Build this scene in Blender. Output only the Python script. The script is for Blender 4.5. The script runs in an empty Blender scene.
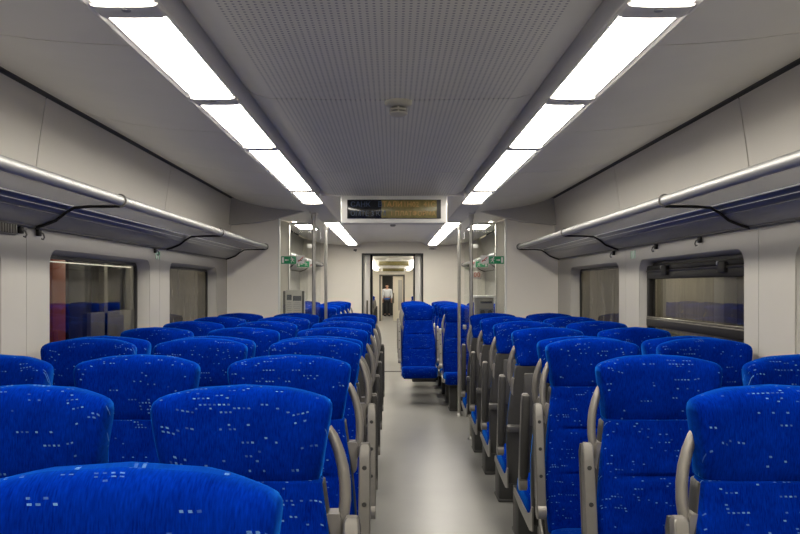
import bpy, bmesh, math, random
from mathutils import Vector, Matrix
random.seed(7)
C = bpy.context.scene
col = C.collection
H = 1.45                      # eye height: heights below written as H + offset

# ------------------------------------------------------------------ camera, world, exposure
cd = bpy.data.cameras.new('camera'); cam = bpy.data.objects.new('camera', cd); col.objects.link(cam)
cam.location = (0, 0, H); cam.rotation_euler = (math.pi/2, 0, 0)
cd.sensor_width = 36; cd.lens = 790/800*36; cd.shift_x = 7.5/800; cd.shift_y = 20/800
cd.clip_start = .05; cd.clip_end = 200
C.camera = cam
C.view_settings.view_transform = 'Standard'; C.view_settings.look = 'None'
C.view_settings.gamma = 1; C.view_settings.use_curve_mapping = False
C.view_settings.exposure = 0.0
LIGHT = 25.                   # ceiling diffuser strength
w = bpy.data.worlds.new('night'); C.world = w; w.use_nodes = True
w.node_tree.nodes['Background'].inputs[0].default_value = (.5, .55, .65, 1)
w.node_tree.nodes['Background'].inputs[1].default_value = .03
C.cycles.use_denoising = True
C.cycles.max_bounces = 10; C.cycles.diffuse_bounces = 7; C.cycles.transparent_max_bounces = 16
C.cycles.sample_clamp_indirect = 6

# ------------------------------------------------------------------ materials
M = {}
def nodes(m):
    m.use_nodes = True
    return m.node_tree.nodes, m.node_tree.links
def mat(name, rgb, rough=.5, metal=0., noise=0., nscale=20., bump=0., bscale=200., spec=.5, stretch=None, coat=0.):
    m = bpy.data.materials.new(name); n, l = nodes(m); b = n['Principled BSDF']
    b.inputs['Base Color'].default_value = (*rgb, 1); b.inputs['Roughness'].default_value = rough
    b.inputs['Metallic'].default_value = metal; b.inputs['Specular IOR Level'].default_value = spec
    b.inputs['Coat Weight'].default_value = coat
    tc = n.new('ShaderNodeTexCoord'); mp = n.new('ShaderNodeMapping'); l.new(tc.outputs['Object'], mp.inputs[0])
    if stretch: mp.inputs['Scale'].default_value = stretch
    if noise:
        t = n.new('ShaderNodeTexNoise'); t.inputs['Scale'].default_value = nscale; t.inputs['Detail'].default_value = 4
        l.new(mp.outputs[0], t.inputs['Vector'])
        r = n.new('ShaderNodeMapRange'); r.inputs[1].default_value = .25; r.inputs[2].default_value = .75
        r.inputs[3].default_value = 1-noise; r.inputs[4].default_value = 1+noise
        l.new(t.outputs[0], r.inputs[0])
        v = n.new('ShaderNodeVectorMath'); v.operation = 'SCALE'; v.inputs[0].default_value = rgb
        l.new(r.outputs[0], v.inputs['Scale']); l.new(v.outputs[0], b.inputs['Base Color'])
    if bump:
        t2 = n.new('ShaderNodeTexNoise'); t2.inputs['Scale'].default_value = bscale; l.new(mp.outputs[0], t2.inputs['Vector'])
        bp = n.new('ShaderNodeBump'); bp.inputs['Strength'].default_value = bump; bp.inputs['Distance'].default_value = .002
        l.new(t2.outputs[0], bp.inputs['Height']); l.new(bp.outputs[0], b.inputs['Normal'])
    M[name] = m
    return m
def emit(name, rgb, s, base=None):
    m = bpy.data.materials.new(name); n, l = nodes(m); b = n['Principled BSDF']
    b.inputs['Base Color'].default_value = (*(base or rgb), 1)
    b.inputs['Emission Color'].default_value = (*rgb, 1); b.inputs['Emission Strength'].default_value = s
    M[name] = m
    return m
mat('wall_plastic', (.43, .415, .385), .42, noise=.02, nscale=3, bump=.05, bscale=400)
mat('partition_plastic', (.90, .86, .79), .45, noise=.02, nscale=3)
mat('upper_plastic', (.72, .69, .64), .45, noise=.02, nscale=3)
mat('ceiling_plastic', (.74, .72, .65), .4, noise=.03, nscale=4)
mat('smooth_ceiling', (.82, .80, .75), .3, noise=.02, nscale=4)
mat('valance_plastic', (.50, .485, .45), .45, noise=.02, nscale=4)
mat('trim_metal', (.55, .54, .52), .35, .6)
mat('dark_groove', (.05, .05, .048), .6)
mat('black_rubber', (.012, .012, .013), .5)
mat('brushed_metal', (.40, .40, .405), .50, .85, noise=.06, nscale=60, stretch=(1, .05, 1))
mat('band_metal', (.22, .235, .27), .28, .75, noise=.05, nscale=80, stretch=(1, .05, 1))
mat('pole_steel', (.50, .49, .47), .3, .9, noise=.05, nscale=30)
mat('handle_grey', (.25, .235, .215), .36, .45, noise=.03, nscale=30)
mat('arm_grey', (.20, .19, .175), .36, .5, noise=.05, nscale=40)
mat('shell_grey', (.040, .039, .038), .5, noise=.1, nscale=60, bump=.15, bscale=900)
mat('shell_light', (.075, .073, .07), .5, noise=.06, nscale=60)
mat('pedestal_dark', (.03, .03, .03), .55)
mat('floor_vinyl', (.235, .232, .22), .34, noise=.07, nscale=2.2, bump=.06, bscale=250)
mat('strip_dark', (.12, .115, .11), .5)
mat('end_beige', (.80, .76, .68), .45, noise=.02, nscale=3)
mat('jamb_grey', (.62, .60, .57), .4, .2)
mat('door_cream', (.72, .67, .56), .4, noise=.02)
mat('sign_green', (.0, .30, .11), .4)
mat('sign_white', (.82, .82, .80), .4)
mat('sign_red', (.6, .03, .02), .4)
mat('sign_black', (.03, .03, .03), .4)
mat('paper', (.66, .65, .62), .6, noise=.03)
mat('print_grey', (.12, .13, .15), .6)
mat('print_pale', (.40, .40, .39), .6)
mat('cabinet_grey', (.24, .23, .21), .5, noise=.04)
mat('housing', (.66, .65, .63), .4)
mat('led_black', (.006, .007, .011), .12)
mat('led_amber_off', (.17, .145, .05), .25, noise=.25, nscale=25)
mat('detector_plastic', (.33, .32, .29), .4)
mat('orange_paint', (.60, .10, .015), .4)
mat('red_paint', (.4, .03, .03), .5)
mat('brown_wall', (.22, .20, .17), .7, noise=.25, nscale=6, stretch=(1, 3, .5))
mat('train_grey', (.26, .25, .235), .5, noise=.1, nscale=3)
mat('train_dark', (.02, .022, .026), .15)
mat('window_black', (.010, .009, .009), .5, spec=.25)
mat('rail_bronze', (.14, .125, .10), .3, .8)
mat('skin', (.55, .32, .22), .5); mat('shirt_white', (.72, .75, .80), .7); mat('cloth_dark', (.02, .021, .027), .8)
mat('cloth_blue', (.03, .10, .35), .7); mat('hair_dark', (.03, .02, .015), .6); mat('shoe_black', (.015, .015, .015), .4)
emit('diffuser', (1, .94, .82), LIGHT)
emit('dim_diffuser', (1, .94, .82), LIGHT*.45)
emit('led_amber', (1., .5, .14), .2, (.12, .08, .02)); emit('led_blue', (.18, .32, .62), .05, (.02, .03, .05))
emit('led_red', (1., .14, .03), .22, (.05, .01, .01))
emit('tube_glow', (1, .92, .78), .8)

def glass_mat(name, tint, rough=.0, gain=1.0, frost=0., frost_rgb=(.6, .6, .6)):
    m = bpy.data.materials.new(name); n, l = nodes(m); n.remove(n['Principled BSDF']); out = n['Material Output']
    tr = n.new('ShaderNodeBsdfTransparent'); tr.inputs[0].default_value = (*tint, 1)
    gl = n.new('ShaderNodeBsdfGlossy'); gl.inputs['Roughness'].default_value = rough
    fr = n.new('ShaderNodeFresnel'); fr.inputs[0].default_value = 1.5
    mu = n.new('ShaderNodeMath'); mu.operation = 'MULTIPLY'; mu.use_clamp = True; mu.inputs[1].default_value = gain; ge = n.new('ShaderNodeNewGeometry'); fb = n.new('ShaderNodeMath'); fb.operation = 'SUBTRACT'; fb.inputs[0].default_value = 1; l.new(ge.outputs['Backfacing'], fb.inputs[1])
    m0 = n.new('ShaderNodeMath'); m0.operation = 'MULTIPLY'; l.new(fr.outputs[0], m0.inputs[0]); l.new(fb.outputs[0], m0.inputs[1]); l.new(m0.outputs[0], mu.inputs[0])
    mx = n.new('ShaderNodeMixShader'); l.new(mu.outputs[0], mx.inputs[0]); l.new(tr.outputs[0], mx.inputs[1]); l.new(gl.outputs[0], mx.inputs[2])
    last = mx
    if frost:
        df = n.new('ShaderNodeBsdfDiffuse'); df.inputs[0].default_value = (*frost_rgb, 1)
        m2 = n.new('ShaderNodeMixShader'); m2.inputs[0].default_value = frost; l.new(mx.outputs[0], m2.inputs[1]); l.new(df.outputs[0], m2.inputs[2]); last = m2
    l.new(last.outputs[0], out.inputs[0]); M[name] = m
glass_mat('window_glass', (.86, .88, .86), 0, 1.25)
glass_mat('dirty_glass', (.62, .62, .57), .05, 1.0, .10, (.45, .42, .36))
glass_mat('screen_glass', (.95, .96, .95), 0, 1.6)
glass_mat('rack_glass', (.90, .90, .91), .12, 1.0, .30, (.75, .75, .74))

_m = M['dirty_glass']; _n, _l = _m.node_tree.nodes, _m.node_tree.links
_mix = [q for q in _n if q.type == 'MIX_SHADER' and not q.inputs[0].is_linked][0]
_tc = _n.new('ShaderNodeTexCoord'); _mp = _n.new('ShaderNodeMapping'); _mp.inputs['Scale'].default_value = (1, 16, 2.2); _l.new(_tc.outputs['Object'], _mp.inputs[0])
_t = _n.new('ShaderNodeTexNoise'); _t.inputs['Scale'].default_value = 2.2; _t.inputs['Detail'].default_value = 5; _l.new(_mp.outputs[0], _t.inputs['Vector'])
_r = _n.new('ShaderNodeMapRange'); _r.inputs[1].default_value = .56; _r.inputs[2].default_value = .74; _r.inputs[3].default_value = .05; _r.inputs[4].default_value = .55
_l.new(_t.outputs[0], _r.inputs[0]); _l.new(_r.outputs[0], _mix.inputs[0])

def fabric():
    m = bpy.data.materials.new('blue_velour'); n, l = nodes(m); b = n['Principled BSDF']
    def math_(op, a, b_=None, c=None):
        x = n.new('ShaderNodeMath'); x.operation = op
        for i, v in enumerate((a, b_, c)):
            if v is None: continue
            if isinstance(v, (int, float)): x.inputs[i].default_value = v
            else: l.new(v, x.inputs[i])
        return x.outputs[0]
    tc = n.new('ShaderNodeTexCoord'); sp = n.new('ShaderNodeSeparateXYZ'); l.new(tc.outputs['Object'], sp.inputs[0])
    oi = n.new('ShaderNodeObjectInfo')
    off = math_('MULTIPLY', oi.outputs['Random'], 37.0)
    u = math_('ADD', sp.outputs[0], off)
    v = math_('ADD', math_('SUBTRACT', sp.outputs[2], math_('ABSOLUTE', math_('SUBTRACT', sp.outputs[1], .06))), math_('MULTIPLY', off, 1.7))
    u = math_('ADD', u, math_('MULTIPLY', v, .25))       # groups lean slightly
    cu, cv = .0105, .0098
    us, vs = math_('DIVIDE', u, cu), math_('DIVIDE', v, cv)
    fu, fv = math_('FLOOR', us), math_('FLOOR', vs)
    gu = math_('FLOOR', math_('DIVIDE', us, 4.0))
    def wn(a, b_):
        c = n.new('ShaderNodeCombineXYZ'); l.new(a, c.inputs[0]); l.new(b_, c.inputs[1])
        t = n.new('ShaderNodeTexWhiteNoise'); t.noise_dimensions = '2D'; l.new(c.outputs[0], t.inputs['Vector'])
        return t.outputs['Value']
    r, g = wn(fu, fv), wn(gu, fv)
    grp = math_('MULTIPLY', math_('GREATER_THAN', g, .89), math_('GREATER_THAN', r, .40))
    one = math_('GREATER_THAN', r, .975)
    on = math_('MAXIMUM', grp, one)
    fru, frv = math_('FRACT', us), math_('FRACT', vs)
    shape = math_('MULTIPLY', math_('LESS_THAN', fru, math_('ADD', math_('MULTIPLY', r, .25), .35)), math_('LESS_THAN', frv, .42))
    dash = math_('MULTIPLY', math_('MULTIPLY', on, shape), math_('ADD', math_('MULTIPLY', math_('FRACT', math_('MULTIPLY', r, 91.7)), .75), .2))
    # woven threads
    mp = n.new('ShaderNodeMapping'); mp.inputs['Scale'].default_value = (420, 60, 60); l.new(tc.outputs['Object'], mp.inputs[0])
    t = n.new('ShaderNodeTexNoise'); t.inputs['Scale'].default_value = 1; t.inputs['Detail'].default_value = 2; l.new(mp.outputs[0], t.inputs['Vector'])
    t3 = n.new('ShaderNodeTexNoise'); t3.inputs['Scale'].default_value = 14; t3.inputs['Detail'].default_value = 3; l.new(tc.outputs['Object'], t3.inputs['Vector'])
    th = math_('ADD', math_('MULTIPLY', t.outputs[0], .8), math_('MULTIPLY', t3.outputs[0], .5))
    cr = n.new('ShaderNodeValToRGB'); cr.color_ramp.elements[0].position = .35; cr.color_ramp.elements[1].position = .95
    cr.color_ramp.elements[0].color = (.0002, .0050, .105, 1); cr.color_ramp.elements[1].color = (.0005, .023, .31, 1)
    l.new(th, cr.inputs[0])
    mx = n.new('ShaderNodeMix'); mx.data_type = 'RGBA'; l.new(dash, mx.inputs['Factor']); l.new(cr.outputs[0], mx.inputs['A'])
    mx.inputs['B'].default_value = (.10, .21, .46, 1)
    l.new(mx.outputs['Result'], b.inputs['Base Color'])
    b.inputs['Roughness'].default_value = .8; b.inputs['Specular IOR Level'].default_value = 0.
    b.inputs['Sheen Weight'].default_value = .55; b.inputs['Sheen Roughness'].default_value = .35
    b.inputs['Sheen Tint'].default_value = (.02, .26, 1, 1)
    bp = n.new('ShaderNodeBump'); bp.inputs['Strength'].default_value = .25; bp.inputs['Distance'].default_value = .001
    l.new(t.outputs[0], bp.inputs['Height']); l.new(bp.outputs[0], b.inputs['Normal'])
    M['velour'] = m
fabric()

def perforated():
    m = mat('perforated', (.72, .70, .61), .45, noise=.03, nscale=4); n, l = m.node_tree.nodes, m.node_tree.links
    b = n['Principled BSDF']; src = b.inputs['Base Color'].links[0].from_socket
    tc = n.new('ShaderNodeTexCoord'); sp = n.new('ShaderNodeSeparateXYZ'); l.new(tc.outputs['Object'], sp.inputs[0])
    def math_(op, a, b_=None):
        x = n.new('ShaderNodeMath'); x.operation = op
        for i, v in enumerate((a, b_)):
            if v is None: continue
            if isinstance(v, (int, float)): x.inputs[i].default_value = v
            else: l.new(v, x.inputs[i])
        return x.outputs[0]
    S = .0185
    a = math_('SUBTRACT', math_('FRACT', math_('DIVIDE', sp.outputs[0], S)), .5)
    c = math_('SUBTRACT', math_('FRACT', math_('DIVIDE', sp.outputs[1], S)), .5)
    d = math_('SQRT', math_('ADD', math_('MULTIPLY', a, a), math_('MULTIPLY', c, c)))
    hole = math_('MULTIPLY', math_('LESS_THAN', d, .22), math_('LESS_THAN', math_('ABSOLUTE', sp.outputs[0]), .445))
    mx = n.new('ShaderNodeMix'); mx.data_type = 'RGBA'; l.new(hole, mx.inputs['Factor']); l.new(src, mx.inputs['A'])
    mx.inputs['B'].default_value = (.28, .28, .27, 1); l.new(mx.outputs['Result'], b.inputs['Base Color'])
perforated()

# ------------------------------------------------------------------ mesh helpers
class MB:
    def __init__(s): s.bm = bmesh.new()
    def box(s, c, size, bevel=0., rot=None, seg=2):
        t = bmesh.new(); bmesh.ops.create_cube(t, size=1.0)
        for v in t.verts: v.co = Vector((v.co.x*size[0], v.co.y*size[1], v.co.z*size[2]))
        if bevel: bmesh.ops.bevel(t, geom=t.edges[:], offset=bevel, segments=seg, affect='EDGES', profile=.5)
        mx = Matrix.Translation(Vector(c)) @ (rot.to_4x4() if rot else Matrix.Identity(4))
        t.transform(mx); s._merge(t); return s
    def _merge(s, t):
        me = bpy.data.meshes.new('tmp'); t.to_mesh(me); t.free(); s.bm.from_mesh(me); bpy.data.meshes.remove(me)
    def loft(s, secs, cap=True, closed=True):
        rows = [[s.bm.verts.new(p) for p in sec] for sec in secs]
        n = len(rows[0]); rng = range(n) if closed else range(n-1)
        for a, b in zip(rows, rows[1:]):
            for i in rng:
                j = (i+1) % n
                s.bm.faces.new((a[i], a[j], b[j], b[i]))
        if cap:
            s.bm.faces.new(list(reversed(rows[0]))); s.bm.faces.new(rows[-1])
        return s
    def tube(s, pts, r, n=10, flat=1.0, cap=True):
        pts = [Vector(p) for p in pts]; secs = []; up = None
        for i, p in enumerate(pts):
            t = (pts[min(i+1, len(pts)-1)] - pts[max(i-1, 0)]).normalized()
            if up is None:
                up = Vector((0, 0, 1)) if abs(t.z) < .9 else Vector((0, 1, 0))
            sd = t.cross(up).normalized(); up = sd.cross(t).normalized()
            rr = r[i] if isinstance(r, (list, tuple)) else r
            secs.append([p + sd*math.cos(k*2*math.pi/n)*rr + up*math.sin(k*2*math.pi/n)*rr*flat for k in range(n)])
        return s.loft(secs, cap)
    def prism_y(s, poly, y0, y1):                       # poly = (x, z) points
        return s.loft([[(x, y0, z) for x, z in poly], [(x, y1, z) for x, z in poly]])
    def prism_x(s, poly, x0, x1):                       # poly = (y, z) points
        return s.loft([[(x0, y, z) for y, z in poly], [(x1, y, z) for y, z in poly]])
    def lathe(s, c, prof, n=24):                        # prof = (r, z) about the vertical axis
        return s.loft([[(c[0]+r*math.cos(k*2*math.pi/n), c[1]+r*math.sin(k*2*math.pi/n), c[2]+z) for k in range(n)] for r, z in prof])
    def quad(s, *p): s.bm.faces.new([s.bm.verts.new(q) for q in p]); return s
    def mesh(s, name, m, smooth=True, angle=40):
        bmesh.ops.recalc_face_normals(s.bm, faces=s.bm.faces[:])
        me = bpy.data.meshes.new(name); s.bm.to_mesh(me); s.bm.free()
        me.materials.append(M[m])
        if smooth:
            for p in me.polygons: p.use_smooth = True
            me.set_sharp_from_angle(angle=math.radians(angle))
        return me
    def build(s, name, m, parent=None, smooth=True, angle=40):
        return link(name, s.mesh(name, m, smooth, angle), parent)
def link(name, data, parent=None):
    o = bpy.data.objects.new(name, data); col.objects.link(o)
    if parent is not None: o.parent = parent
    return o
def tag(o, label=None, cat=None, group=None, kind=None):
    for k, v in (('label', label), ('category', cat), ('group', group), ('kind', kind)):
        if v: o[k] = v
    return o
def empty(name, loc=(0, 0, 0)):
    o = bpy.data.objects.new(name, None); o.location = loc; o.empty_display_size = .1; col.objects.link(o); return o
def thing(name, label, cat, loc=(0, 0, 0), group=None): return tag(empty(name, loc), label, cat, group)
def struct(name, label, cat, loc=(0, 0, 0)): return tag(empty(name, loc), label, cat, None, 'structure')
def text(name, body, size, m, loc, parent, rot=(math.pi/2, 0, 0), align='LEFT', sx=1.):
    cu = bpy.data.curves.new(name, 'FONT'); cu.body = body; cu.size = size; cu.align_x = align; cu.align_y = 'CENTER'
    cu.extrude = .0005; cu.resolution_u = 2
    tmp = bpy.data.objects.new('tmp_text', cu); col.objects.link(tmp)
    bpy.context.view_layer.update()
    me = bpy.data.meshes.new_from_object(tmp.evaluated_get(bpy.context.evaluated_depsgraph_get()))
    bpy.data.objects.remove(tmp); bpy.data.curves.remove(cu)
    me.name = name; me.materials.clear(); me.materials.append(M[m])
    o = link(name, me, parent); o.location = loc; o.rotation_euler = rot; o.scale = (sx, 1, 1); return o
def thick(profile, t):
    """closed polygon: the profile and its offset by t on one side"""
    pts = [Vector((a, b)) for a, b in profile]; off = []
    for i, p in enumerate(pts):
        d = (pts[min(i+1, len(pts)-1)] - pts[max(i-1, 0)]).normalized()
        off.append(p + Vector((-d.y, d.x))*t)
    return [tuple(p) for p in pts] + [tuple(p) for p in reversed(off)]
def sgnpow(c, e): return math.copysign(abs(c)**e, c)
def ring(w_, t_, n=32, e=5.):
    return [(w_*sgnpow(math.cos(a), 2/e), t_*sgnpow(math.sin(a), 2/e)) for a in (2*math.pi*k/n for k in range(n))]
def sstep(a, b, x):
    x = max(0, min(1, (x-a)/(b-a))); return x*x*(3-2*x)

Y0, YP, YQ, YE = -2.0, 7.52, 8.88, 13.5      # rear wall, first partition, second partition, end wall
XW = 1.58

# ------------------------------------------------------------------ floor
fl = MB().box((0, (Y0+YE)/2, -.02), (3.3, YE-Y0, .04)).build('floor', 'floor_vinyl', None, False)
tag(fl, 'grey speckled vinyl floor running down the aisle', 'floor', kind='structure')
th = MB().box((0, YE+.02, .004), (1.04, .05, .012), .003).build('threshold_strip', 'strip_dark', fl)

# ------------------------------------------------------------------ ceiling
ceil = struct('ceiling', 'pale train ceiling of perforated middle panels and smooth side panels', 'ceiling')
mid = [(-.555, .768), (-.545, .742), (-.515, .722), (-.46, .707), (-.25, .702), (0, .70), (.25, .702), (.46, .707), (.515, .722), (.545, .742), (.555, .768)]
mid = [(x, z+H) for x, z in mid]
seams = [Y0, -.9, 1.03, 2.96, 4.86, 6.08]
for a, b in zip(seams, seams[1:]):
    MB().prism_y(thick(mid, .003), a+.006, b-.006).build('panel', 'perforated', ceil)
for y in seams[1:-1]:
    MB().prism_y(thick([(x, z+.0036) for x, z in mid], .003), y-.02, y+.02).build('joint_backing', 'dark_groove', ceil)
far_mid = [(x, z+H) for x, z in [(-.57, .70), (-.545, .735), (-.50, .76), (-.42, .77), (.42, .77), (.50, .76), (.545, .735), (.57, .70)]]
for a, b in ((6.08, 7.5), (7.5, 9.4), (9.4, 11.4), (11.4, YE)):
    MB().prism_y(thick(far_mid, .02), a+.002, b-.002).build('panel', 'smooth_ceiling', ceil)
MB().box((0, 6.09, H+.735), (1.1, .03, .07)).build('step_fascia', 'smooth_ceiling', ceil)
side = [(.762, .712), (.90, .718), (1.05, .730), (1.2, .750), (1.33, .778), (1.42, .805), (1.475, .83)]
sseams = [Y0, -.3, 1.02, 2.33, 3.64, 4.95, 6.26, 7.5, 8.9, 10.4, 12., YE]
for sg in (-1, 1):
    for a, b in zip(sseams, sseams[1:]):
        p = [(sg*x, z+H) for x, z in side]
        MB().prism_y(thick(p, sg*.003), a+.004, b-.004).build('panel', 'ceiling_plastic', ceil)
        if b < 7: MB().prism_y(thick([(x, z+.0036) for x, z in p], sg*.003), b-.02, b+.02).build('joint_backing', 'dark_groove', ceil)
# cover above the panels, so the joints read dark
MB().box((0, (Y0+YE)/2, H+.93), (3.4, YE-Y0, .04)).build('roof_skin', 'dark_groove', ceil)

# ------------------------------------------------------------------ light channels and ceiling lights
k = 0
spans = [(-1.9, .25), (.33, 1.926), (2.015, 2.877), (2.98, 3.89), (3.98, 5.62), (5.74, 6.5), (8.45, 9.40), (9.50, 10.45), (10.55, 12.9)]
ords = ['behind the camera', 'nearest the camera', 'second from the camera', 'third from the camera', 'fourth and long, before the display', 'fifth, short, before the valance',
        'first beyond the glass screens', 'second beyond the glass screens', 'third beyond the glass screens']
for sg, sname in ((-1, 'left'), (1, 'right')):
    k += 1
    tr = struct('trim_%d' % k, 'long grey metal channel that holds the %s row of ceiling lights' % sname, 'light channel')
    chan = [(.556, .768), (.562, .735), (.572, .706), (.58, .697), (.735, .697), (.75, .692), (.765, .700), (.765, .716)]
    p = [(sg*x, z+H) for x, z in chan]
    MB().prism_y(thick(p, sg*.012), Y0, YE).build('channel', 'housing', tr)
    for (a, b), od in zip(spans, ords):
        li = thing('ceiling_light', 'white glowing ceiling light panel in the %s row, %s' % (sname, od), 'ceiling light', (sg*.6575, (a+b)/2, H+.697), 'ceiling light panels in two rows')
        L = b-a
        arc = [(-.075, .004)]+[(.075*math.sin(math.radians(a_)), -.011*math.cos(math.radians(a_))+.001) for a_ in range(-84, 85, 14)]+[(.075, .004)]
        MB().prism_y(arc, -L/2, L/2).build('diffuser', 'diffuser', li)
        f = MB()
        for x in (-.0795, .0795): f.box((x, 0, .003), (.009, L+.02, .010), .002)
        cb_ = [(-.084, .008)]+[(.084*sgnpow(math.sin(math.radians(a_)), .45), -.013*sgnpow(math.cos(math.radians(a_)), .45)) for a_ in range(-84, 85, 14)]+[(.084, .008)]
        for y in (-L/2-.026, L/2+.026): f.prism_y(cb_, y-.022, y+.022)
        f.build('frame', 'housing', li)
        MB().lathe((0, L/2+.026, -.0165), [(.012, .004), (.011, .001), (.004, 0)], 12).build('latch', 'brushed_metal', li)
    # flat side lights over the vestibule and the far seats
    for yc, L, od in ((9.35, .80, 'behind'),):
        li = thing('side_ceiling_light', 'flat side ceiling light on the %s, %s the second glass screen' % (sname, od), 'ceiling light', (sg*1.03, yc, H+.718), 'side ceiling lights')
        MB().box((0, 0, 0), (.22, L-.06, .012), .003, Matrix.Rotation(-sg*.09, 3, 'Y')).build('diffuser', 'diffuser', li)
        f = MB()
        for x in (-.12, .12): f.box((x, 0, x*sg*.09), (.02, L, .02), .003)
        for y in (-L/2+.01, L/2-.01): f.box((0, y, 0), (.24, .02, .03), .003)
        f.build('frame', 'trim_metal', li)

# ------------------------------------------------------------------ side walls and windows
WZ0, WZ1 = .86, H+.175
OPEN = [(-.28, 1.23), (1.68, 3.19), (3.64, 5.15), (5.60, 7.10)]
wseams = [-2.0, -.5, 1.46, 3.41, 5.36, YP]
useams = [-2.0, -.46, 1.48, 3.43, 5.37, YP]
upper = [(1.503, .822), (1.512, .77), (1.526, .68), (1.540, .58), (1.553, .48), (1.565, .38), (1.58, .27)]
def rrect(y0, y1, z0, z1, r, n=6):
    pts = []
    for cy, cz, a0 in ((y1-r, z1-r, 0), (y0+r, z1-r, 90), (y0+r, z0+r, 180), (y1-r, z0+r, 270)):
        pts.append([(cy+r*math.cos(math.radians(a0+90*i/n)), cz+r*math.sin(math.radians(a0+90*i/n))) for i in range(n+1)])
    return pts
def holed_panel(sg, a, b, z0, z1, op, x, t=.012):
    mb = MB(); bm = mb.bm
    arcs = rrect(op[0], op[1], WZ0, WZ1, .075)
    corners = [(b, z1), (a, z1), (a, z0), (b, z0)]
    V = lambda q, xx=x: bm.verts.new((sg*xx, q[0], q[1]))
    av = [[V(q) for q in arc] for arc in arcs]; cv = [V(c) for c in corners]
    for i in range(4):
        for u, v in zip(av[i], av[i][1:]): bm.faces.new((cv[i], u, v))
        j = (i+1) % 4
        bm.faces.new((cv[i], av[i][-1], av[j][0], cv[j]))
    # rim turned outwards
    loop = [v for arc in av for v in arc]
    back = [bm.verts.new((v.co.x+sg*t, v.co.y, v.co.z)) for v in loop]
    for i in range(len(loop)):
        j = (i+1) % len(loop); bm.faces.new((loop[i], loop[j], back[j], back[i]))
    bk = [bm.verts.new((v.co.x+sg*t, v.co.y, v.co.z)) for v in cv]
    for i in range(4):
        j = (i+1) % 4; bm.faces.new((cv[i], cv[j], bk[j], bk[i]))
    return mb
wn = 0
for sg, sname in ((-1, 'left'), (1, 'right')):
    openings = [(a-.09*(sg > 0), b-.09*(sg > 0)) for a, b in OPEN]
    wl = struct('wall_%s' % sname, 'pale beige plastic %s side wall of the carriage' % sname, 'wall')
    for a, b in zip(useams, useams[1:]):
        p = [(sg*x, z+H) for x, z in upper]
        MB().prism_y(thick(p, sg*.004), a+.004, b-.004).build('panel', 'upper_plastic', wl)
    MB().prism_y([(sg*1.47, H+.845), (sg*1.52, H+.845), (sg*1.52, H+.815), (sg*1.507, H+.815), (sg*1.497, H+.832), (sg*1.472, H+.836)], Y0, YP).build('groove', 'dark_groove', wl)
    for y in useams[1:-1]:
        MB().prism_y(thick([(sg*(x+.0055), z+H) for x, z in upper], sg*.003), y-.02, y+.02).build('joint_backing', 'dark_groove', wl)
    MB().prism_y([(sg*1.605, 0), (sg*1.615, 0), (sg*1.615, .55), (sg*1.605, .55)], Y0, YP).build('lower_skin', 'dark_groove', wl)
    for y in wseams[1:-1]:
        MB().box((sg*1.597, y, (H+.27)/2), (.006, .05, H+.27)).build('joint_backing', 'dark_groove', wl)
        MB().box((sg*(1.60), y-.03, H+.55), (.02, .12, .62)).build('joint_backing', 'dark_groove', wl)
    for i, (a, b) in enumerate(zip(wseams, wseams[1:])):
        if i == 0:
            MB().box((sg*(XW+.006), (a+b)/2, (H+.27)/2), (.012, b-a-.004, H+.27)).build('panel', 'wall_plastic', wl)
        else:
            holed_panel(sg, a+.002, b-.002, 0, H+.27, openings[i-1], XW).build('panel', 'wall_plastic', wl, True, 30)
    # beyond the second partition the wall goes on plain
    p = [(sg*1.58, 0), (sg*1.60, 0), (sg*1.60, H+.27), (sg*1.525, H+.83), (sg*1.505, H+.82), (sg*1.535, H+.6), (sg*1.58, H+.27)]
    for a, b in ((YQ, 11.2), (11.2, YE)):
        MB().prism_y(p, a+.003, b-.003).build('panel', 'wall_plastic', wl)
    for i, (a, b) in enumerate(openings):
        wn += 1
        pos = ('beside the camera', 'nearest the camera', 'second from the camera, seen whole', 'farthest from the camera')[i]
        wi = struct('window_%d' % wn, 'rounded carriage window in the %s wall, %s' % (sname, pos), 'window')
        # moulded surround, deeper towards the glass
        def loop(ins, x, r):
            return [(sg*x, y, z) for arc in rrect(a+ins, b-ins, WZ0+ins, WZ1-ins, r) for y, z in arc]
        MB().loft([loop(-.002, XW+.004, .077), loop(.006, XW+.012, .07), loop(.018, XW+.075, .06), loop(.022, XW+.095, .055)], cap=False).build('surround', 'wall_plastic', wi, True, 60)
        MB().loft([loop(.018, XW+.090, .055), loop(.020, XW+.076, .055), loop(.036, XW+.076, .045), loop(.038, XW+.090, .045)], cap=False).build('gasket', 'black_rubber', wi)
        g = MB(); lp = loop(.02, XW+.086, .05); g.loft([lp, [(q[0]+sg*.006, q[1], q[2]) for q in lp]])
        g.build('pane', 'dirty_glass' if i == 3 else 'window_glass', wi, False)
        if sg > 0 and i == 2:
            x = XW+.055
            for z0, h, d in ((H+.118, .030, .03), (H+.075, .05, .035), (H-.220, .055, .04), (H-.290, .03, .05)):
                MB().box((x, (a+b)/2, z0), (d, b-a-.06, h), .006).build('sash_rail', 'window_black', wi)
            for z0 in (H-.188, H-.200):
                MB().tube([(x-.018, a+.04, z0), (x-.018, b-.04, z0)], .004, 8).build('track_rod', 'rail_bronze', wi)
            MB().tube([(x-.02, a+.04, H+.098), (x-.02, b-.04, H+.098)], .006, 8).build('track_rod', 'rail_bronze', wi)
            for y in (3.86, 4.68):
                lt = MB().box((x-.022, y, H+.098), (.025, .09, .055), .005).build('latch', 'window_black', wi)
                MB().lathe((x-.030, y+.04, H+.118), [(.006, -.01), (.009, 0), (.006, .01)], 10).build('knob', 'brushed_metal', lt)
            for y in (a+.045, b-.045):
                MB().box((x, y, (WZ0+WZ1)/2), (.03, .04, WZ1-WZ0-.1), .006).build('sash_stile', 'window_black', wi)
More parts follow.
